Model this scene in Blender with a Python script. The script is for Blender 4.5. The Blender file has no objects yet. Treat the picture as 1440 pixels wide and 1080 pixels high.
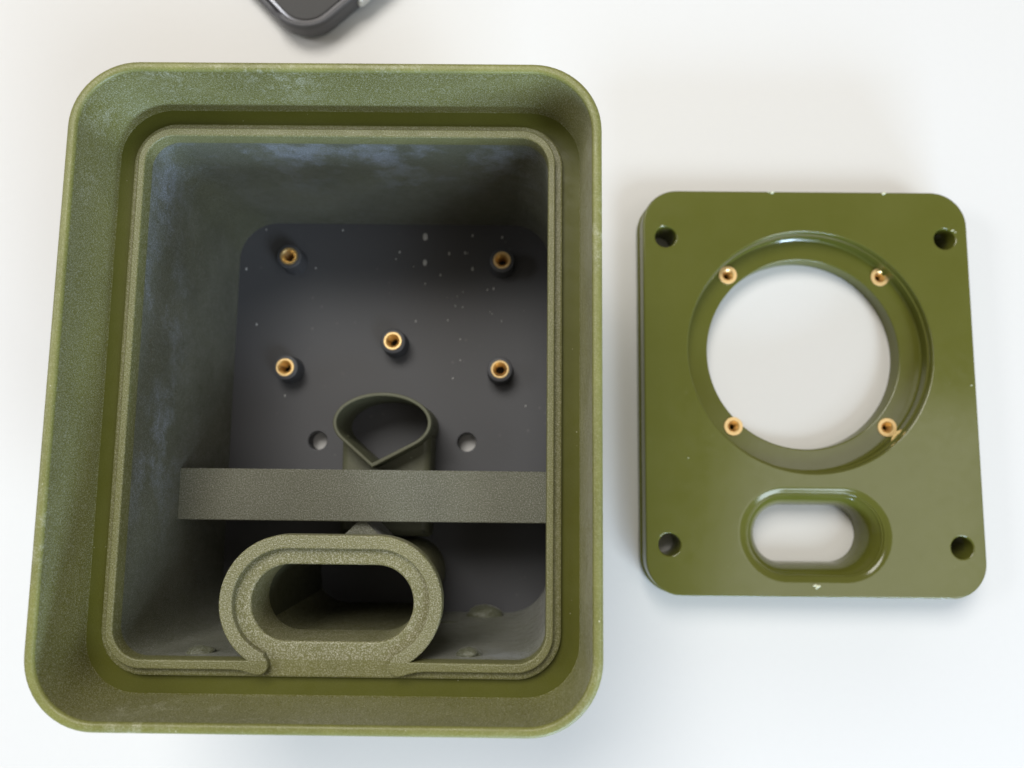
import bpy, bmesh, math, random
from mathutils import Matrix, Vector
from mathutils.noise import noise as noise_v
from mathutils.geometry import delaunay_2d_cdt
random.seed(3)
C = bpy.context.scene.collection
S = 0.001                                   # everything below is written in millimetres

# ------------------------------------------------------------------ camera
cam_d = bpy.data.cameras.new("camera")
cam = bpy.data.objects.new("camera", cam_d); C.objects.link(cam)
rot = Matrix(((0.999922, -0.009948, 0.00757), (0.010774, 0.992916, -0.118326), (-0.006339, 0.118399, 0.992946)))
m4 = rot.to_4x4(); m4.translation = Vector((0, 0, 183 * S)); cam.matrix_world = m4
cam_d.sensor_width = 36.0
cam_d.lens = 36.0 * 1082 / 1440
cam_d.clip_start = 0.005; cam_d.clip_end = 20
cam_d.dof.use_dof = True
cam_d.dof.focus_distance = 0.135
cam_d.dof.aperture_fstop = 16.0
bpy.context.scene.camera = cam

# ------------------------------------------------------------------ light
w = bpy.data.worlds.new("World"); bpy.context.scene.world = w; w.use_nodes = True
bg = w.node_tree.nodes["Background"]
bg.inputs["Color"].default_value = (1.0, 0.89, 0.74, 1)
bg.inputs["Strength"].default_value = 0.24

def area(name, az, el, dist, sx, sy, power, color, target=(0, 15, 20)):
    d = bpy.data.lights.new(name, 'AREA'); d.shape = 'RECTANGLE'; d.size = sx; d.size_y = sy
    d.energy = power; d.color = color
    o = bpy.data.objects.new(name, d); C.objects.link(o)
    t = Vector(target) * S
    v = Vector((math.cos(math.radians(el)) * math.cos(math.radians(az)), math.cos(math.radians(el)) * math.sin(math.radians(az)), math.sin(math.radians(el))))
    o.location = t + v * dist
    o.rotation_euler = (-v).to_track_quat('-Z', 'Y').to_euler()
    return o
area("ceiling_light", 112, 58, 1.5, 0.75, 0.7, 16.8, (1.0, 0.965, 0.90))
area("plate_sheen_fill", -12, 63, 1.5, 0.6, 0.5, 2.0, (1.0, 0.98, 0.95))  # added soft fill for sheen on the plate's right side, no known lamp
area("window_light", -46, 40, 1.6, 0.5, 0.62, 12.5, (0.76, 0.89, 1.0))
area("low_window_light", -70, 11.5, 1.2, 0.6, 0.15, 18.0, (0.56, 0.74, 1.0))
area("left_window_light", 172, 35, 0.9, 0.3, 0.25, 2.2, (0.96, 0.98, 1.0))

vs = bpy.context.scene.view_settings
bpy.context.scene.display_settings.display_device = 'sRGB'
vs.view_transform = 'Standard'; vs.look = 'None'; vs.exposure = 0.0; vs.gamma = 1.0
bpy.context.scene.cycles.max_bounces = 10
bpy.context.scene.cycles.diffuse_bounces = 6

# ------------------------------------------------------------------ materials
def new_mat(name):
    m = bpy.data.materials.new(name); m.use_nodes = True
    nt = m.node_tree; b = nt.nodes["Principled BSDF"]
    tc = nt.nodes.new("ShaderNodeTexCoord"); mp = nt.nodes.new("ShaderNodeMapping")
    mp.inputs["Scale"].default_value = (1000, 1000, 1000)
    nt.links.new(tc.outputs["Object"], mp.inputs["Vector"])
    return m, nt, b, mp.outputs["Vector"]

def noise(nt, vec, scale, detail=2.0, rough=0.5):
    n = nt.nodes.new("ShaderNodeTexNoise"); n.inputs["Scale"].default_value = scale
    n.inputs["Detail"].default_value = detail; n.inputs["Roughness"].default_value = rough
    nt.links.new(vec, n.inputs["Vector"]); return n.outputs["Fac"]

def ramp(nt, fac, stops):
    r = nt.nodes.new("ShaderNodeValToRGB"); e = r.color_ramp.elements
    while len(e) < len(stops): e.new(0.5)
    for k, (p, c) in enumerate(stops):
        e[k].position = p; e[k].color = c if len(c) == 4 else (*c, 1)
    nt.links.new(fac, r.inputs["Fac"]); return r.outputs["Color"]

def mix(nt, fac, a, b, mode='MIX'):
    n = nt.nodes.new("ShaderNodeMix"); n.data_type = 'RGBA'; n.blend_type = mode
    for sock, v in ((n.inputs[0], fac), (n.inputs[6], a), (n.inputs[7], b)):
        if hasattr(v, "links"): nt.links.new(v, sock)
        elif isinstance(v, (int, float)): sock.default_value = v
        else: sock.default_value = (*v, 1)
    return n.outputs[2]

def math_n(nt, op, a, b=0.0):
    n = nt.nodes.new("ShaderNodeMath"); n.operation = op
    for sock, v in ((n.inputs[0], a), (n.inputs[1], b)):
        if hasattr(v, "links"): nt.links.new(v, sock)
        else: sock.default_value = v
    return n.outputs[0]

def bump(nt, h, strength, dist, normal=None):
    n = nt.nodes.new("ShaderNodeBump"); n.inputs["Strength"].default_value = strength
    n.inputs["Distance"].default_value = dist * S
    nt.links.new(h, n.inputs["Height"])
    if normal: nt.links.new(normal, n.inputs["Normal"])
    return n.outputs["Normal"]

def printed(name, base, grain=(0.3, 0.3, 0.22), grain_amt=0.3, bump_d=0.05, rough=0.45, layer=0.0, patch=0.2, spec=0.5, diag=0.0, fleck=0.5, sheen=0.0, vary=1.0, scuffs_and_glare=(), scuff_glare_col=(0.55, 0.55, 0.45), scuff_glare_amt=0.55, scuff_glare_scale=0.45):
    """olive 3D printed plastic: sandy grain, layer lines along z, rubbed patches, painted reflections and pale flecks"""
    m, nt, b, v = new_mat(name)
    g1 = noise(nt, v, 4.6, 3.0, 0.65)
    g2 = noise(nt, v, 8.0, 1.0)
    big = noise(nt, v, 0.07, 4.0, 0.6)
    mid = noise(nt, v, 0.35, 4.0, 0.65)
    col = mix(nt, ramp(nt, big, [(0.35, (0, 0, 0)), (0.7, (1, 1, 1))]), base, tuple(min(1, c * (1 + patch) + 0.004) for c in base))
    gm = math_n(nt, 'MULTIPLY', ramp(nt, g1, [(0.47, (0, 0, 0)), (0.72, (1, 1, 1))]), grain_amt)
    col = mix(nt, gm, col, grain)
    col = mix(nt, math_n(nt, 'MULTIPLY', ramp(nt, g2, [(0.3, (1, 1, 1)), (0.5, (0, 0, 0))]), min(0.5, grain_amt)), col, tuple(c * 0.45 for c in base))
    # pale flecks and tiny nicks
    vo = nt.nodes.new("ShaderNodeTexVoronoi"); vo.inputs["Scale"].default_value = 0.45
    nt.links.new(v, vo.inputs["Vector"])
    fl = ramp(nt, vo.outputs["Distance"], [(0.035, (1, 1, 1)), (0.07, (0, 0, 0))])
    pick = ramp(nt, noise(nt, v, 0.9, 1.0), [(0.52, (0, 0, 0)), (0.56, (1, 1, 1))])
    fl = math_n(nt, 'MULTIPLY', math_n(nt, 'MULTIPLY', fl, pick), fleck)
    col = mix(nt, fl, col, (0.5, 0.5, 0.36))
    if scuffs_and_glare:                               # rubbed marks on flange and rim; painted window reflection on the inner wall
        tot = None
        nz = noise(nt, v, scuff_glare_scale, 6.0, 0.7)
        for cx, cy, cz, rr in scuffs_and_glare:
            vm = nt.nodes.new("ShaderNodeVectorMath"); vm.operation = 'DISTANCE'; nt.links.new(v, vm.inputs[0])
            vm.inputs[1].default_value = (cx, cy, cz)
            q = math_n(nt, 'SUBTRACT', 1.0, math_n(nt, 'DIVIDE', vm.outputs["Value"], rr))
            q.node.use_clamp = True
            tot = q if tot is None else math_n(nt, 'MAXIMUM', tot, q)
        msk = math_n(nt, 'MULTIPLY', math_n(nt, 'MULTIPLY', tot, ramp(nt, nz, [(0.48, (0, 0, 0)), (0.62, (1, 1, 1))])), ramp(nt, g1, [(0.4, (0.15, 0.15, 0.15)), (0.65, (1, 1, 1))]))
        col = mix(nt, math_n(nt, 'MULTIPLY', msk, scuff_glare_amt), col, scuff_glare_col)
    nt.links.new(col, b.inputs["Base Color"])
    r = nt.nodes.new("ShaderNodeMapRange"); r.inputs[3].default_value = rough - 0.10 * vary; r.inputs[4].default_value = rough + 0.14 * vary
    r.inputs[1].default_value = 0.3; r.inputs[2].default_value = 0.7
    nt.links.new(mid, r.inputs[0]); nt.links.new(r.outputs[0], b.inputs["Roughness"])
    b.inputs["Specular IOR Level"].default_value = spec
    if sheen:
        sw = nt.nodes.new("ShaderNodeMapRange"); sw.inputs[1].default_value = 0.44; sw.inputs[2].default_value = 0.56
        sw.inputs[3].default_value = sheen * 0.7; sw.inputs[4].default_value = sheen * 1.15
        nt.links.new(noise(nt, v, 0.045, 6.0, 0.6), sw.inputs[0])
        nt.links.new(math_n(nt, 'MULTIPLY', sw.outputs[0], math_n(nt, 'ADD', g1, 0.5)), b.inputs["Sheen Weight"])
        b.inputs["Sheen Roughness"].default_value = 0.4
    nrm = bump(nt, g1, 1.0, bump_d)
    if layer:
        wv = nt.nodes.new("ShaderNodeTexWave"); wv.bands_direction = 'Z'; wv.inputs["Scale"].default_value = 1.55
        wv.inputs["Distortion"].default_value = 0.4
        nt.links.new(v, wv.inputs["Vector"]); nrm = bump(nt, wv.outputs["Fac"], 0.6, layer, nrm)
    if diag:
        wv = nt.nodes.new("ShaderNodeTexWave"); wv.bands_direction = 'DIAGONAL'; wv.inputs["Scale"].default_value = 0.75
        wv.inputs["Distortion"].default_value = 0.3
        nt.links.new(v, wv.inputs["Vector"]); nrm = bump(nt, wv.outputs["Fac"], 0.5, diag, nrm)
    nt.links.new(nrm, b.inputs["Normal"])
    return m

OLIVE = (0.088, 0.098, 0.017)
M_FLANGE = printed("printed_olive_flange", (0.116, 0.114, 0.022), (0.46, 0.46, 0.34), 0.62, 0.08, 0.42, 0.012, diag=0.01, sheen=0.27, scuffs_and_glare=((-60, -36, 57, 5), (-56, -36, 55, 4), (-47.5, -36, 56, 3), (-72, 60, 58, 5), (-72.5, 48, 58, 4), (-40, 66, 60, 9), (-60, 66, 59, 6)))
M_RIM = printed("yellow_olive_rim", (0.145, 0.148, 0.036), (0.46, 0.46, 0.28), 0.30, 0.03, 0.4, 0.0, patch=0.35, fleck=0.9, diag=0.02, scuffs_and_glare=((-45, 68, 62, 12), (-22, 68, 62, 9), (-68, 60, 62, 6), (-58, -39, 62, 9), (9, -30, 62, 7), (-74, -10, 62, 9), (13, 40, 62, 10)))
M_LIP = printed("printed_olive_lip", (0.122, 0.121, 0.037), (0.50, 0.49, 0.36), 0.52, 0.05, 0.42, 0.0, diag=0.018)
M_LEDGE = printed("smooth_olive_ledge", (0.082, 0.085, 0.011), (0.2, 0.2, 0.08), 0.10, 0.01, 0.4, 0.0, patch=0.1, diag=0.006, spec=0.25)
M_PORT = printed("printed_olive_port", (0.132, 0.129, 0.047), (0.66, 0.64, 0.54), 0.66, 0.08, 0.38, 0.0)
M_INNER = printed("printed_grey_olive_inside", (0.072, 0.076, 0.040), (0.30, 0.31, 0.29), 0.62, 0.09, 0.40, 0.015, patch=0.3, sheen=0.2, scuffs_and_glare=((-54, 59.5, 47, 18), (-42, 59.5, 43, 20), (-27, 59.5, 43, 21), (-14, 59.5, 42, 20), (-3, 59.5, 42, 18), (-66, 52, 45, 14), (-66.5, 30, 44, 18), (-66.5, 5, 40, 20), (-22, 59.5, 30, 9), (1.5, -30.7, 46, 4), (-3, -30.7, 45, 5), (-10, -30.7, 42, 4)), scuff_glare_col=(0.30, 0.335, 0.41), scuff_glare_amt=1.0, scuff_glare_scale=0.10)  # bluish window reflection painted on far and left walls; lower-wall spots are residue
M_BAR = printed("printed_grey_olive_bar", (0.080, 0.082, 0.049), (0.52, 0.52, 0.48), 0.60, 0.10, 0.40, 0.0, sheen=0.3)
M_TEAR = printed("printed_olive_tube", (0.095, 0.098, 0.060), (0.2, 0.2, 0.15), 0.25, 0.03, 0.5, 0.02)
M_TUBE = printed("printed_shaded_tube", (0.060, 0.062, 0.034), (0.14, 0.14, 0.10), 0.2, 0.03, 0.55, 0.02)  # base colour darkened to paint in the shade inside the port
M_PLATE = printed("glossy_olive_plate", (0.094, 0.098, 0.015), (0.15, 0.15, 0.06), 0.05, 0.004, 0.13, 0.0, patch=0.05, fleck=0.10, vary=0.35)

def charcoal():
    m, nt, b, v = new_mat("charcoal_plastic")
    g = noise(nt, v, 4.0, 3.0, 0.6)
    col = mix(nt, g, (0.052, 0.053, 0.060), (0.080, 0.081, 0.090))
    vo = nt.nodes.new("ShaderNodeTexVoronoi"); vo.inputs["Scale"].default_value = 0.35
    nt.links.new(v, vo.inputs["Vector"])
    fl = ramp(nt, vo.outputs["Distance"], [(0.05, (1, 1, 1)), (0.16, (0, 0, 0))])
    pick = ramp(nt, noise(nt, v, 0.09, 3.0), [(0.5, (0, 0, 0)), (0.66, (1, 1, 1))])
    col = mix(nt, math_n(nt, 'MULTIPLY', math_n(nt, 'MULTIPLY', fl, pick), 0.2), col, (0.3, 0.3, 0.3))
    nt.links.new(col, b.inputs["Base Color"]); b.inputs["Roughness"].default_value = 0.5
    nt.links.new(bump(nt, g, 0.5, 0.02), b.inputs["Normal"])
    return m
M_CHAR = charcoal()

def simple(name, col, rough=0.5, metal=0.0, var=0.15, bump_d=0.0, scale=1.0, spec=0.5):
    m, nt, b, v = new_mat(name)
    n = noise(nt, v, scale, 4.0, 0.6)
    nt.links.new(mix(nt, n, tuple(c * (1 - var) for c in col), tuple(min(1, c * (1 + var)) for c in col)), b.inputs["Base Color"])
    b.inputs["Roughness"].default_value = rough; b.inputs["Metallic"].default_value = metal
    b.inputs["Specular IOR Level"].default_value = spec
    if bump_d: nt.links.new(bump(nt, n, 0.6, bump_d), b.inputs["Normal"])
    return m
M_BRASS = simple("brass", (0.86, 0.62, 0.30), 0.42, 1.0, 0.12, 0.02, 2.0)
M_TABLE = simple("white_laminate", (0.665, 0.66, 0.65), 0.55, 0.0, 0.012, 0.004, 0.6, 0.22)
M_FLECK = simple("pale_dust", (0.5, 0.5, 0.5), 0.7)
M_CHIP = simple("pale_paint_chip", (0.62, 0.64, 0.45), 0.3)
M_CASE = simple("dark_grey_rubber", (0.075, 0.075, 0.082), 0.45, 0.0, 0.1, 0.01, 3.0)
M_GLASS = simple("black_screen_glass", (0.012, 0.0115, 0.0118), 0.08, 0.0, 0.05, spec=0.1)
M_FRAME = simple("grey_metal_frame", (0.36, 0.36, 0.38), 0.3, 0.9, 0.05)
M_BUTTON = simple("silver_button", (0.62, 0.63, 0.62), 0.35, 0.5, 0.05)

# ------------------------------------------------------------------ mesh helpers
class MB:
    def __init__(s): s.v = []; s.f = []
    def add(s, verts, faces):
        o = len(s.v); s.v += [tuple(p) for p in verts]; s.f += [tuple(i + o for i in f) for f in faces]
    def loft(s, rings, closed=True, flip=False):
        n = len(rings[0]); fs = []
        for k in range(len(rings) - 1):
            for i in range(n if closed else n - 1):
                j = (i + 1) % n
                q = (k * n + i, k * n + j, (k + 1) * n + j, (k + 1) * n + i)
                fs.append(q[::-1] if flip else q)
        s.add([p for r in rings for p in r], fs)
    def fill(s, loops, z, pred=None, extra=(), up=True):
        v, f = cdt(loops, pred, extra)
        s.add([(x, y, z) for x, y in v], [t if up else t[::-1] for t in f])
    def build(s, name, mat, parent=None, smooth=True, angle=32, origin=None):
        me = bpy.data.meshes.new(name)
        o0 = Vector(origin or (0, 0, 0))
        me.from_pydata([tuple((Vector(p) - o0) * S) for p in s.v], [], s.f)
        if smooth:
            me.polygons.foreach_set("use_smooth", [True] * len(me.polygons))
            me.set_sharp_from_angle(angle=math.radians(angle))
        me.materials.append(mat); me.update()
        ob = bpy.data.objects.new(name, me); C.objects.link(ob)
        ob.location = o0 * S
        if parent:
            ob.parent = parent
            ob.location = o0 * S - (parent.matrix_basis.translation if parent else Vector())
        return ob

def pip(x, y, lp):
    c = False; n = len(lp); j = n - 1
    for i in range(n):
        xi, yi = lp[i]; xj, yj = lp[j]
        if (yi > y) != (yj > y) and x < (xj - xi) * (y - yi) / (yj - yi) + xi: c = not c
        j = i
    return c

def cdt(loops, pred=None, extra=()):
    vs_, es = [], []
    for lp in loops:
        o = len(vs_); vs_ += [Vector(p) for p in lp]; es += [(o + i, o + (i + 1) % len(lp)) for i in range(len(lp))]
    for a, b in extra:
        o = len(vs_); vs_ += [Vector(a), Vector(b)]; es.append((o, o + 1))
    ov, oe, of, *_ = delaunay_2d_cdt(vs_, es, [], 0, 1e-6)
    out = []
    for t in of:
        cx = sum(ov[i].x for i in t) / len(t); cy = sum(ov[i].y for i in t) / len(t)
        if sum(pip(cx, cy, lp) for lp in loops) % 2 and (pred is None or pred(cx, cy)):
            a, b, c = (ov[i] for i in t[:3])
            out.append(tuple(t) if (b - a).cross(c - a) > 0 else tuple(reversed(t)))
    return [(p.x, p.y) for p in ov], out

def rrect(cx, cy, w, h, r, n=14, m=6):
    """rounded rectangle, anticlockwise, with m points along each straight edge"""
    pts = []
    for k, (sx, sy, a0) in enumerate(((1, 1, 0), (-1, 1, 90), (-1, -1, 180), (1, -1, 270))):
        ox, oy = cx + sx * (w / 2 - r), cy + sy * (h / 2 - r)
        for i in range(n + 1):
            a = math.radians(a0 + 90 * i / n); pts.append((ox + r * math.cos(a), oy + r * math.sin(a)))
        sx2, sy2 = ((-1, 1), (-1, -1), (1, -1), (1, 1))[k]
        a = math.radians(a0 + 90); ex, ey = pts[-1]
        qx, qy = cx + sx2 * (w / 2 - r) + r * math.cos(a), cy + sy2 * (h / 2 - r) + r * math.sin(a)
        for i in range(1, m + 1): pts.append((ex + (qx - ex) * i / (m + 1), ey + (qy - ey) * i / (m + 1)))
    return pts

def pill(cx, cy, hw, r, n=24):
    e = hw - r
    return [(cx + e + r * math.cos(a), cy + r * math.sin(a)) for a in (math.radians(-90 + 180 * i / n) for i in range(n + 1))] + \
           [(cx - e + r * math.cos(a), cy + r * math.sin(a)) for a in (math.radians(90 + 180 * i / n) for i in range(n + 1))]

def circle(cx, cy, r, n=64, a0=0.0):
    return [(cx + r * math.cos(a0 + 2 * math.pi * i / n), cy + r * math.sin(a0 + 2 * math.pi * i / n)) for i in range(n)]

def offset(lp, d):
    """move a closed anticlockwise loop outward by d"""
    out = []; n = len(lp)
    for i in range(n):
        p0, p1, p2 = Vector(lp[i - 1]), Vector(lp[i]), Vector(lp[(i + 1) % n])
        a = (p1 - p0); b = (p2 - p1)
        if a.length < 1e-9: a = b
        if b.length < 1e-9: b = a
        na = Vector((a.y, -a.x)).normalized(); nb = Vector((b.y, -b.x)).normalized()
        m = (na + nb); m = m.normalized() if m.length > 1e-6 else na
        out.append(tuple(p1 + m * (d / max(0.5, m.dot(na)))))
    return out

def at(lp, z): return [(x, y, z) for x, y in lp]

def edge_rings(lp, z0, b, sgn, n=3):
    """rounded edge between a flat top at z0 and the wall under it. sgn=+1: solid lies inside the loop; -1: the loop is a hole"""
    rs = []
    for k in range(n + 1):
        a = math.pi / 2 * k / n
        rs.append(at(offset(lp, -sgn * b * (1 - math.sin(a))), z0 - b * (1 - math.cos(a))))
    return rs

def lathe(mb, cx, cy, prof, n=32, wob=None):
    rs = []
    for r, z in prof:
        rs.append([(cx + r * math.cos(2 * math.pi * i / n) * (wob(i) if wob else 1), cy + r * math.sin(2 * math.pi * i / n) * (wob(i) if wob else 1), z) for i in range(n)])
    mb.loft(rs)

def empty(name, loc, label, cat, group=None):
    o = bpy.data.objects.new(name, None); C.objects.link(o); o.location = Vector(loc) * S
    o.empty_display_size = 0.01
    o["label"] = label; o["category"] = cat
    if group: o["group"] = group
    return o

def copy_part(src, parent, loc):
    c = src.copy(); C.objects.link(c); c.parent = parent; c.location = loc
    return c

# ------------------------------------------------------------------ table
mb = MB()
lp = rrect(60, 60, 1400, 900, 20)
mb.fill([offset(lp, -2)], 0.0)
mb.loft(edge_rings(lp, 0.0, 2.0, 1) + [at(lp, -25)], flip=True)
mb.fill([lp], -25, up=False)
t = mb.build("table_top", M_TABLE); t["kind"] = "structure"

# ------------------------------------------------------------------ enclosure box
BX, BY = -30.8, 14.45
box = empty("enclosure_box", (BX, BY, 0), "deep open olive green printed enclosure with wide rim and five brass inserts inside", "enclosure box")
ZR, ZL, ZB, ZA, ZF = 62.3, 49.6, 51.0, 52.4, 4.5
IN_W, IN_H = 71.65, 90.2
def R(w, h, r, z=None, cx=BX, cy=BY):
    q = rrect(cx, cy, w, h, r); return q if z is None else at(q, z)

mb = MB()                                   # outer wall of the box
mb.loft([R(76.0, 94.4, 8, 0.2), R(77.4, 95.8, 8.6, 1.0), R(77.4, 95.8, 8.6, 46.0)])
mb.build("outer_wall", M_FLANGE, box)

mb = MB()                                   # flared flange with rounded rim
prof = [(77.4, 95.8, 8.6, 46.0), (87.2, 106.2, 10.8, 48.6), (88.46, 107.4, 11.4, 50.0), (88.5, 107.4, 11.4, ZR - 0.7)]
for k in range(1, 6):
    a = math.pi / 2 * k / 5; d = 0.7 * (1 - math.cos(a)); prof.append((88.5 - 2 * d, 107.4 - 2 * d, 11.4 - d, ZR - 0.7 + 0.7 * math.sin(a)))
for k in range(0, 5):
    a = math.pi / 2 * k / 4; d = 0.55 * math.sin(a); prof.append((86.3 - 2 * d, 105.2 - 2 * d, 10.5 - d, ZR - 0.55 * (1 - math.cos(a))))
prof += [(85.1, 104.0, 9.95, ZR - 0.9), (83.5, 102.7, 9.3, ZL + 0.3), (83.1, 102.3, 9.1, ZL)]
mb.loft([R(*q[:3], q[3]) for q in prof[:4]])
mb.loft([R(*q[:3], q[3]) for q in prof[-4:]])
mb.build("flange", M_FLANGE, box)
mb = MB()
mb.loft([R(*q[:3], q[3]) for q in prof[3:-3]])
mb.build("rim", M_RIM, box)
mb = MB()
mb.loft([R(83.1, 102.3, 9.1, ZL), R(76.9, 96.0, 7.6, ZL)])
mb.build("ledge", M_LEDGE, box)

# sealing lip and the oval port that grows out of it
PX, PY, PHW, PR = -30.7, -21.3, 18.57, 11.1     # port
LIPO = rrect(BX, BY, 76.9, 96.0, 7.6); STEP = rrect(BX, BY, 74.1, 93.2, 6.2); OPEN = rrect(BX, BY, IN_W, IN_H, 5.0)
yb = BY - IN_H / 2                              # lower edge of the opening
hole = pill(PX, PY - 0.15, 13.6, 6.24)
def port_notched(open_loop, hw, r):
    """opening outline, with the port's pill bitten out of its lower edge"""
    e = hw - r
    dy = yb - PY; dx = math.sqrt(r * r - dy * dy)
    a0 = math.atan2(dy, dx)
    arc = []
    n = 40
    for i in range(n + 1):
        a = a0 + (math.pi / 2 - a0) * i / n; arc.append((PX + e + r * math.cos(a), PY + r * math.sin(a)))
    for i in range(n + 1):
        a = math.pi / 2 + (math.pi / 2 - a0) * i / n; arc.append((PX - e + r * math.cos(a), PY + r * math.sin(a)))
    return arc                                  # from the right neck over the top to the left neck
arc = port_notched(OPEN, PHW, PR)
# opening loop anticlockwise: corners in order top-right, top-left, bottom-left, bottom-right; cut the bottom edge between the necks
xl, xr = arc[-1][0], arc[0][0]
def splice(loop, y, path, xl, xr):
    k = max(range(len(loop)), key=lambda i: (abs(loop[i][1] - y) < 1e-6 and loop[i][0] < xl, loop[i][0]) )
    i0 = max((i for i in range(len(loop)) if abs(loop[i][1] - y) < 1e-6 and loop[i][0] < xl - 0.2), key=lambda i: loop[i][0])
    i1 = min((i for i in range(len(loop)) if abs(loop[i][1] - y) < 1e-6 and loop[i][0] > xr + 0.2), key=lambda i: loop[i][0])
    return loop[i1:] + loop[:i0 + 1] + path if i1 > i0 else None
OPENP = splice(OPEN, yb, arc[::-1], xl, xr)     # left neck, over the top, right neck
# inner step of the port: pill, S-shaped ends running out to the step line of the lip
ys = BY - 93.2 / 2
r2, e2 = 8.8, 16.35 - 8.8
a0 = math.radians(-69)
sarc = []
for i in range(31):
    a = a0 + (math.pi / 2 - a0) * i / 30; sarc.append((PX + e2 + r2 * math.cos(a), PY + r2 * math.sin(a)))
for i in range(31):
    a = math.pi / 2 + (math.pi / 2 - a0) * i / 30; sarc.append((PX - e2 + r2 * math.cos(a), PY + r2 * math.sin(a)))
sx, sy = sarc[-1]
left_end = [(-41.35, -29.95), (-40.9, -30.5), (-40.65, -31.05), (-40.6, -31.6), (-40.75, -32.15), (-41.1, -32.6), (-41.6, -32.9), (-42.2, -32.98), (-43.0, -32.85), (-44.0, -32.55), (-45.2, -32.27), (-46.6, ys)]
right_end = [(2 * PX - x, y) for x, y in left_end]
spath = right_end[::-1] + sarc + left_end
STEPP = splice(STEP, ys, spath[::-1], left_end[-1][0], right_end[-1][0])
in_port = lambda x, y: y > yb - 0.02 and pip(x, y, pill(PX, PY, PHW + 0.3, PR + 0.3))
not_port = lambda x, y: not in_port(x, y)
bl, bs = 0.28, 0.22
A_out, A_in = offset(STEPP, -bs), offset(OPENP, bl)
# split line across the necks
cut = [((PX - 17, yb - 0.02), (PX + 17, yb - 0.02))]
lip, port = MB(), MB()
for part, pred in ((lip, not_port), (port, in_port)):
    part.fill([A_out, A_in], ZA, pred, cut)
    part.fill([STEPP, offset(LIPO, -0.35), offset(hole, 0.35)], ZB, pred, cut)
def strip(rings, lp, pred):
    n = len(lp)
    return [i for i in range(n) if pred((lp[i][0] + lp[(i + 1) % n][0]) / 2, (lp[i][1] + lp[(i + 1) % n][1]) / 2)]
def loft_sel(part, rings, lp, pred, flip):
    n = len(lp); fs = []
    for k in range(len(rings) - 1):
        for i in strip(rings, lp, pred):
            j = (i + 1) % n
            q = (k * n + i, k * n + j, (k + 1) * n + j, (k + 1) * n + i)
            fs.append(q[::-1] if flip else q)
    part.add([p for r in rings for p in r], fs)
for part, pred in ((lip, not_port), (port, in_port)):
    loft_sel(part, edge_rings(STEPP, ZA, bs, 1) + [at(STEPP, ZB)], STEPP, pred, True)
    loft_sel(part, edge_rings(OPENP, ZA, bl, -1) + [at(OPENP, ZB - 1.5)], OPENP, pred, False)
lip.loft([at(offset(LIPO, -0.35), ZB), at(offset(LIPO, -0.1), ZB - 0.1), at(LIPO, ZB - 0.35), at(LIPO, ZL)], flip=True)
lip.build("sealing_lip", M_LIP, box, angle=40)
# port: hole wall, undercut at the lower side, tube down to the floor
def under(z, ext):
    return [(x, y - (ext if y < PY - 0.15 - 2 else 0), z) for x, y in hole]
port.loft(edge_rings(hole, ZB, 0.35, -1) + [at(hole, 41.5)])
tube = MB()
tube.loft([at(hole, 41.5), under(41.3, 2.4), under(ZF + 0.1, 2.4)])
tube.build("port_tube", M_TUBE, box)
UND = pill(PX, PY, PHW, PR, 40)
clip = lambda pts: [(x, max(y, yb + 0.05)) for x, y in pts]
port.loft([at(clip(UND), ZB - 1.4), at(clip(offset(UND, -0.3)), 49.0), at(clip(offset(pill(PX, PY - 0.15, 13.6, 6.24, 40), 1.1)), 48.4), at(clip(offset(pill(PX, PY - 0.15, 13.6, 6.24, 40), 1.1)), ZF)], flip=True)
port.build("oval_port", M_PORT, box, angle=40)

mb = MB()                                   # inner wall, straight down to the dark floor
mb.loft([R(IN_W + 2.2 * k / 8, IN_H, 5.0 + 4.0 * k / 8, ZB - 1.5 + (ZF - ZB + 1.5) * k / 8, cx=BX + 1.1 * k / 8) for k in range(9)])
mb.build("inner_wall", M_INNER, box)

H1, H2 = (-46.3, 7.6), (-11.7, 7.6)
mb = MB()
fl = rrect(BX + 1.1, BY, IN_W + 2.8, IN_H + 0.6, 9.2)
hl = [circle(*H1, 2.15, 32), circle(*H2, 2.15, 32)]
mb.fill([fl] + [offset(h, 0.2) for h in hl], ZF)
for h in hl: mb.loft(edge_rings(h, ZF, 0.2, -1, 2) + [at(h, 0.4)])
mb.fill([fl] + hl, 0.4, up=False)
mb.build("floor_panel", M_CHAR, box)

def insert_mesh(name, parent, cx, cy, z, r=2.08, rh=1.15, depth=5.0):
    mb = MB(); n = 72
    wob = lambda i: 1.0 if (i % 3) else 0.945
    lathe(mb, cx, cy, [(r, z - 1.6), (r, z - 0.12), (r - 0.1, z)], n, wob)
    lathe(mb, cx, cy, [(r - 0.1, z), (r - 0.3, z)], n)
    prof = [(r - 0.3, z), (rh + 0.5, z), (rh + 0.05, z - 0.45)]
    k = 0; zz = z - 0.6
    while zz > z - depth:
        prof.append((rh - (0.14 if k % 2 else 0.0), zz)); zz -= 0.25; k += 1
    lathe(mb, cx, cy, prof, n)
    return mb.build(name, M_BRASS, parent, origin=(cx, cy, z), angle=40)

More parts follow.
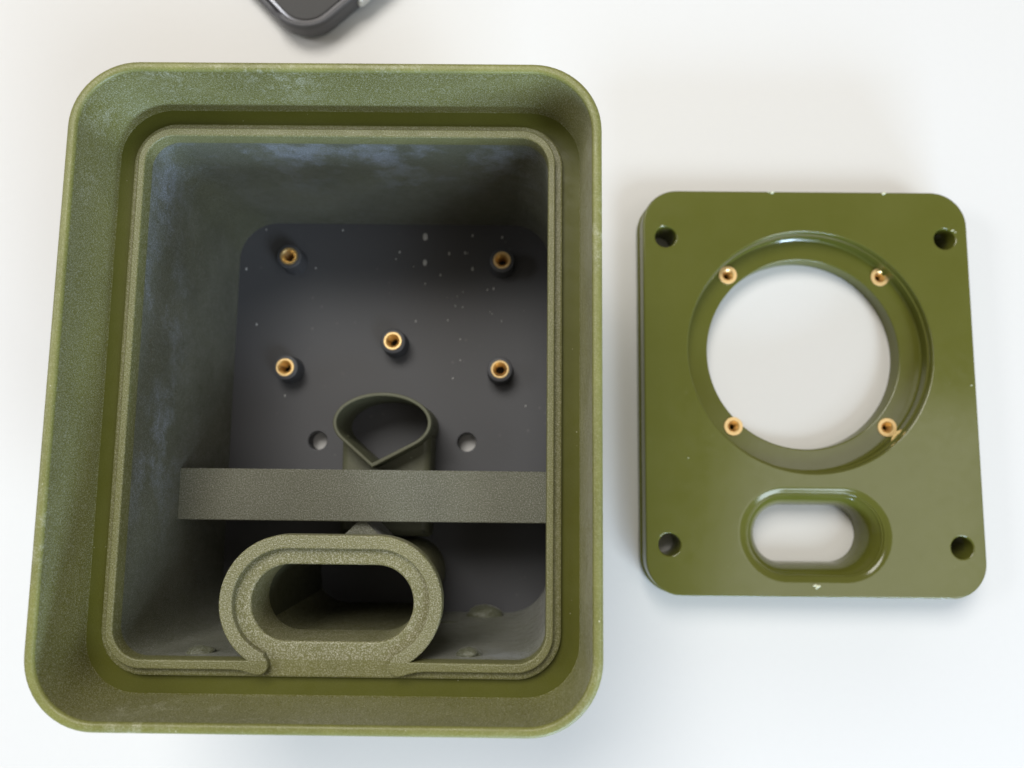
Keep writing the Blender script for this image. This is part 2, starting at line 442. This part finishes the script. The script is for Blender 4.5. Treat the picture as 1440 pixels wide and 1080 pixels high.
spots = [(-53.4, 50.0), (-3.95, 49.5), (-28.7, 30.3), (-53.1, 24.0), (-4.1, 24.0)]
st0 = ins0 = None
for i, (x, y) in enumerate(spots):
    if i == 0:
        mb = MB(); zt = ZF + 5.0
        lathe(mb, x, y, [(3.1, ZF), (2.95, ZF + 0.5), (2.9, zt - 0.5), (2.78, zt - 0.15), (2.5, zt), (2.0, zt), (2.0, zt - 1.2)], 40)
        st0 = mb.build("standoff", M_CHAR, box, origin=(x, y, ZF))
        mb = None
        ins0 = insert_mesh("brass_insert", None, x, y, zt + 0.25)
        ins0.parent = st0; ins0.location = Vector((0, 0, 5.25)) * S
    else:
        s = copy_part(st0, box, Vector((x - BX, y - BY, ZF)) * S)
        c = copy_part(ins0, s, Vector((0, 0, 5.25)) * S)
        c.rotation_euler = (random.uniform(-.03, .03), random.uniform(-.03, .03), i)

# crossbar
mb = MB()
lp = [(BX - IN_W / 2 - 0.3, -9.25), (BX + IN_W / 2 + 1.0, -9.25), (BX + IN_W / 2 + 1.0, 0.85), (BX - IN_W / 2 - 0.3, 0.85)]
mb.fill([offset(lp, -0.2)], 30.0); mb.loft(edge_rings(lp, 30.0, 0.2, 1) + [at(lp, ZF)], flip=True)
mb.build("crossbar", M_BAR, box)

# teardrop tube on a block, and the pointed roof beside the port
def hull(pts):
    pts = sorted(set(pts)); out = []
    for seq in (pts, pts[::-1]):
        h = []
        for p in seq:
            while len(h) > 1 and (h[-1][0] - h[-2][0]) * (p[1] - h[-2][1]) - (h[-1][1] - h[-2][1]) * (p[0] - h[-2][0]) <= 0: h.pop()
            h.append(p)
        out += h[:-1]
    return out
def densify(lp, d=0.6):
    o = []
    for i in range(len(lp)):
        a, b = lp[i], lp[(i + 1) % len(lp)]; n = max(1, int(math.dist(a, b) / d))
        o += [(a[0] + (b[0] - a[0]) * k / n, a[1] + (b[1] - a[1]) * k / n) for k in range(n)]
    return o
ell = [(-28.75 + 10.5 * math.cos(a), 10.9 + 6.45 * math.sin(a)) for a in (2 * math.pi * i / 72 for i in range(72))]
tear = densify(hull(ell + [(-30.6, 1.35)]))
tear_in = densify(hull([(-28.75 + 9.7 * math.cos(a), 10.9 + 5.65 * math.sin(a)) for a in (2 * math.pi * i / 72 for i in range(72))] + [(-30.57, 2.35)]))
mb = MB(); ZT = 20.0
mb.fill([offset(tear, -0.25), offset(tear_in, 0.25)], ZT)
mb.loft(edge_rings(tear, ZT, 0.25, 1) + [at(tear, ZF)], flip=True)
mb.loft(edge_rings(tear_in, ZT, 0.25, -1) + [at(tear_in, ZF + 0.05)])
mb.build("teardrop_tube", M_TEAR, box)
mb = MB()
back_ = [(-28.75 + 9.8 * math.cos(t_), 9.0 + 4.0 * math.sin(t_)) for t_ in (math.pi * i / 16 for i in range(17))]
duct = densify(hull(back_ + [(-38.5, -13.4), (-19.0, -13.4)]))
mb.fill([offset(duct, -1.5), offset(tear, 0.05)], 14.0, lambda x, y: pip(x, y, duct) and not pip(x, y, offset(tear, 0.02)))
loft_sel(mb, [at(offset(duct, -1.5), 14.0), at(offset(duct, -0.8), 13.8), at(offset(duct, -0.2), 13.2), at(duct, 12.4), at(duct, ZF)], duct, lambda x, y: not pip(x, y, offset(tear, 0.02)), True)
mb.build("duct_block", M_TEAR, box)
mb = MB()
tri = [(-30.7, -8.55), (-36.4, -14.2), (-25.0, -14.2)]
mb.fill([offset(tri, -0.2)], 28.0); mb.loft(edge_rings(tri, 28.0, 0.2, 1) + [at(tri, 15.6)], flip=True)
mb.build("pointed_gusset", M_BAR, box, smooth=False)

# little support nubs left on the lower wall
for x, z, r, hgt in ((-54.0, 46.6, 2.4, 1.5), (-7.9, 46.4, 2.2, 1.7), (-6.8, 8.0, 4.0, 2.6), (-14.5, 16.0, 2.6, 0.6)):
    mb = MB(); rs = []
    for k in range(8):
        t_ = k / 7; rr = r * math.sqrt(max(0.0, 1 - t_ * t_)) + 0.02
        ring = []
        for i in range(24):
            a = 2 * math.pi * i / 24
            p = Vector((math.cos(a), math.sin(a), t_ * 1.5)) * 1.3 + Vector((x, z, 0))
            q = 1 + 0.3 * noise_v(p)
            ring.append((x + rr * q * math.cos(a), yb - 0.25 + hgt * t_, z + 0.8 * rr * q * math.sin(a)))
        rs.append(ring)
    mb.loft(rs, flip=True)
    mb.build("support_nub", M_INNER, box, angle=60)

# dust on the dark floor
mb = MB()
FL = [(-22.51, 56.53, .95), (-22.42, 50.17, .8), (-28.5, 52.71, .35), (-4.08, 56.57, .4), (-11.17, 56.94, .35), (-11.04, 48.76, .45), (-16.7, 52.46, .4), (-12.87, 52.67, .35), (-7.43, 43.69, .3), (-5.97, 44.0, .3), (-18.65, 47.19, .3), (-29.34, 51.01, .25), (-14.97, 39.74, .25), (-13.22, 39.46, .3), (-16.66, 36.28, .25), (-24.24, 35.97, .3), (-22.24, 45.05, .3), (-65.0, 48.27, .35), (-48.41, 48.61, .3), (-42.28, 58.0, .3), (-60.68, 58.0, .25), (-61.88, 34.84, .3), (-54.39, 18.02, .25), (-13.66, 31.75, .25), (-13.56, 26.76, .25), (-15.22, 22.48, .25), (1.88, 16.16, .25)]
for k in range(10):
    FL.append((random.gauss(-12, 7), random.gauss(46, 9), random.uniform(.08, .2)))
for x, y, r in FL:
    if x > 4 or y > 59 or any(math.hypot(x - a, y - b) < 3.3 for a, b in spots): continue
    a0 = random.uniform(0, 3); n = 8; st = random.uniform(0.5, 0.75); pts = []
    for zz, q in ((0.0, 1.0), (0.1, 0.75), (0.15, 0.05)):
        pts.append([(x + r * 0.62 * q * math.cos(a), y + r * q * math.sin(a) / (0.62 / st if r < .7 else 1), ZF + zz * min(1, r * 2)) for a in (2 * math.pi * i / n + a0 for i in range(n))])
    mb.loft(pts)
d = mb.build("dust", M_FLECK, box, angle=80); d["kind"] = "stuff"

# ------------------------------------------------------------------ cover plate
QX, QY = 66.4, 20.42
plate = empty("cover_plate", (QX, QY, 0), "flat glossy olive cover plate with a large round hole and an oval slot", "cover plate")
TH, RC = 9.0, 4.5
outer = rrect(QX, QY, 75.2, 92.7, 8.0)
big_c = (66.7, 29.15)
recess = circle(*big_c, 27.9, 160); through = circle(*big_c, 22.4, 160)
slot_out = pill(66.4, -12.25, 17.2, 10.65, 40); slot_in = pill(66.5, -12.5, 12.2, 6.5, 40)
screws = [circle(QX + sx * 32.35, QY + sy * 35.2, 2.45, 40) for sx in (-1, 1) for sy in (-1, 1)]
mb = MB(); be = 0.35
mb.fill([offset(outer, -be), offset(recess, be), slot_out] + [offset(s, 0.3) for s in screws], TH)
mb.loft(edge_rings(outer, TH, be, 1) + [at(outer, 3.2), at(offset(outer, 0.35), 2.9), at(offset(outer, 0.35), 0.7), at(offset(outer, -0.1), 0.15)], flip=True)
# recess wall with two fine terraces, annulus, through-hole
mb.loft(edge_rings(recess, TH, be, -1) + [at(recess, TH - 1.6), at(offset(recess, -0.45), TH - 1.7), at(offset(recess, -0.45), RC + 0.3), at(offset(recess, -0.75), RC)])
PINS = ((49.5, 47.75), (85.4, 47.6), (50.0, 11.9), (85.45, 12.0))
pin_holes = [circle(x, y, 2.0, 32) for x, y in PINS]
mb.fill([offset(recess, -0.75), offset(through, 0.3)] + pin_holes, RC)
for h in pin_holes:
    mb.loft([at(h, RC), at(h, 0.9)]); mb.fill([h], 0.9)
mb.loft(edge_rings(through, RC, 0.3, -1) + [at(through, 0.15)])
for s in screws: mb.loft(edge_rings(s, TH, 0.3, -1) + [at(s, 0.15)])
mb.fill([offset(outer, -0.1), through, slot_in] + screws, 0.15, up=False)
# slot: a rounded bowl printed in thin layers
rings = [at(slot_out, TH)]; nL = 26; zl = 2.0
for k in range(1, nL + 1):
    z1 = TH - (TH - zl) * k / nL; q = (TH - z1) / (TH - zl)
    # roundover: flat at the top, vertical at the foot
    w_ = math.sqrt(max(0.0, 1 - (1 - q) ** 2))
    ring = [(a[0] + (b[0] - a[0]) * w_, a[1] + (b[1] - a[1]) * w_) for a, b in zip(slot_out, slot_in)]
    if k <= 3:
        prev = [(x, y) for x, y, _ in rings[-1]]
        rings.append(at([(p[0] + (q2[0] - p[0]) * 0.8, p[1] + (q2[1] - p[1]) * 0.8) for p, q2 in zip(prev, ring)], z1 + (TH - zl) / nL * 0.8))
    rings.append(at(ring, z1))
rings.append(at(slot_in, 0.15))
mb.loft(rings)
mb.build("plate_body", M_PLATE, plate, angle=42)
p0 = None
for i, (x, y) in enumerate(PINS):
    if p0 is None:
        p0 = insert_mesh("brass_insert", plate, x, y, RC + 0.3, 2.2, 0.85, 3.0)
        p0.location = Vector((x - QX, y - QY, RC + 0.3)) * S
    else:
        c = copy_part(p0, plate, Vector((x - QX, y - QY, RC + 0.3)) * S); c.rotation_euler = (random.uniform(-.06, .06), random.uniform(-.06, .06), i * 0.7)
mb = MB()
for x, y, r in ((59.15, 66.5, .5), (58.3, 66.62, .3), (85.18, 66.5, .55), (65.9, -23.3, .5), (66.6, -23.5, .6), (66.2, -23.9, .35), (102.9, 21.45, .25), (33.26, 58.25, .3), (100.7, 57.7, .35), (101.3, 57.3, .25), (38.51, 4.39, .2)):
    pts = [[(x + r * q * math.cos(a), y + r * 0.6 * q * math.sin(a + 0.4), TH + zz) for a in (2 * math.pi * i / 10 for i in range(10))] for zz, q in ((-0.02, 1), (0.12, 0.8), (0.2, 0.05))]
    mb.loft(pts)
c = mb.build("paint_chips", M_CHIP, plate, angle=70); c["kind"] = "stuff"

# ------------------------------------------------------------------ phone
ph = empty("smartphone", (-53.8, 104.6, 0), "dark phone in a grey bumper case lying beyond the box, only its corner in view", "phone")
ph.rotation_euler = (0, 0, math.radians(42.8))
def local_build(mb, name, mat, **k):
    o = mb.build(name, mat, None, **k); o.parent = ph; o.location = (0, 0, 0); return o
LX, LY = 152.0, 76.0
def prr(d, z): return at(rrect(LX / 2, LY / 2, LX - 2 * d, LY - 2 * d, 9.5 - d, 10, 24), z) if not callable(z) else [(x, y, z(x, y)) for x, y in rrect(LX / 2, LY / 2, LX - 2 * d, LY - 2 * d, 9.5 - d, 10, 24)]
def ztop(dz):
    def f(x, y):
        return (4.2 if (x < 3 and 11.5 < y < LY - 11.5) else 6.4) + dz
    return f
mb = MB()
mb.loft([prr(2.2, 0.2), prr(0.8, 0.8), prr(0.2, 1.8), prr(0.0, 2.8), prr(0.0, ztop(-0.9)), prr(0.25, ztop(-0.3)), prr(0.7, ztop(0)), prr(1.2, ztop(-0.05)), prr(1.5, ztop(-0.5)), prr(1.6, 2.0)])
local_build(mb, "bumper_case", M_CASE, angle=60)
mb = MB()
mb.loft([prr(1.6, 1.6), prr(1.6, 5.2), prr(1.75, 5.6), prr(2.3, 5.8)])
local_build(mb, "metal_frame", M_FRAME)
mb = MB()
lp = rrect(LX / 2, LY / 2, LX - 4.4, LY - 4.4, 7.3, 10, 4)
mb.fill([offset(lp, -0.3)], 5.95); mb.loft(edge_rings(lp, 5.95, 0.3, 1) + [at(lp, 5.4)], flip=True)
local_build(mb, "screen", M_GLASS)
mb = MB()
rs = [[(x, yy, z) for x, z in rrect(23, 3.9, 11 - 2 * d, 2.6 - 2 * d, 1.25 - d, 6, 2)] for yy, d in ((0.2, 0), (-0.7, 0), (-0.95, 0.25))]
mb.loft(rs, flip=False)
mb.add(rs[-1], [tuple(range(len(rs[-1])))])
local_build(mb, "side_button", M_BUTTON)
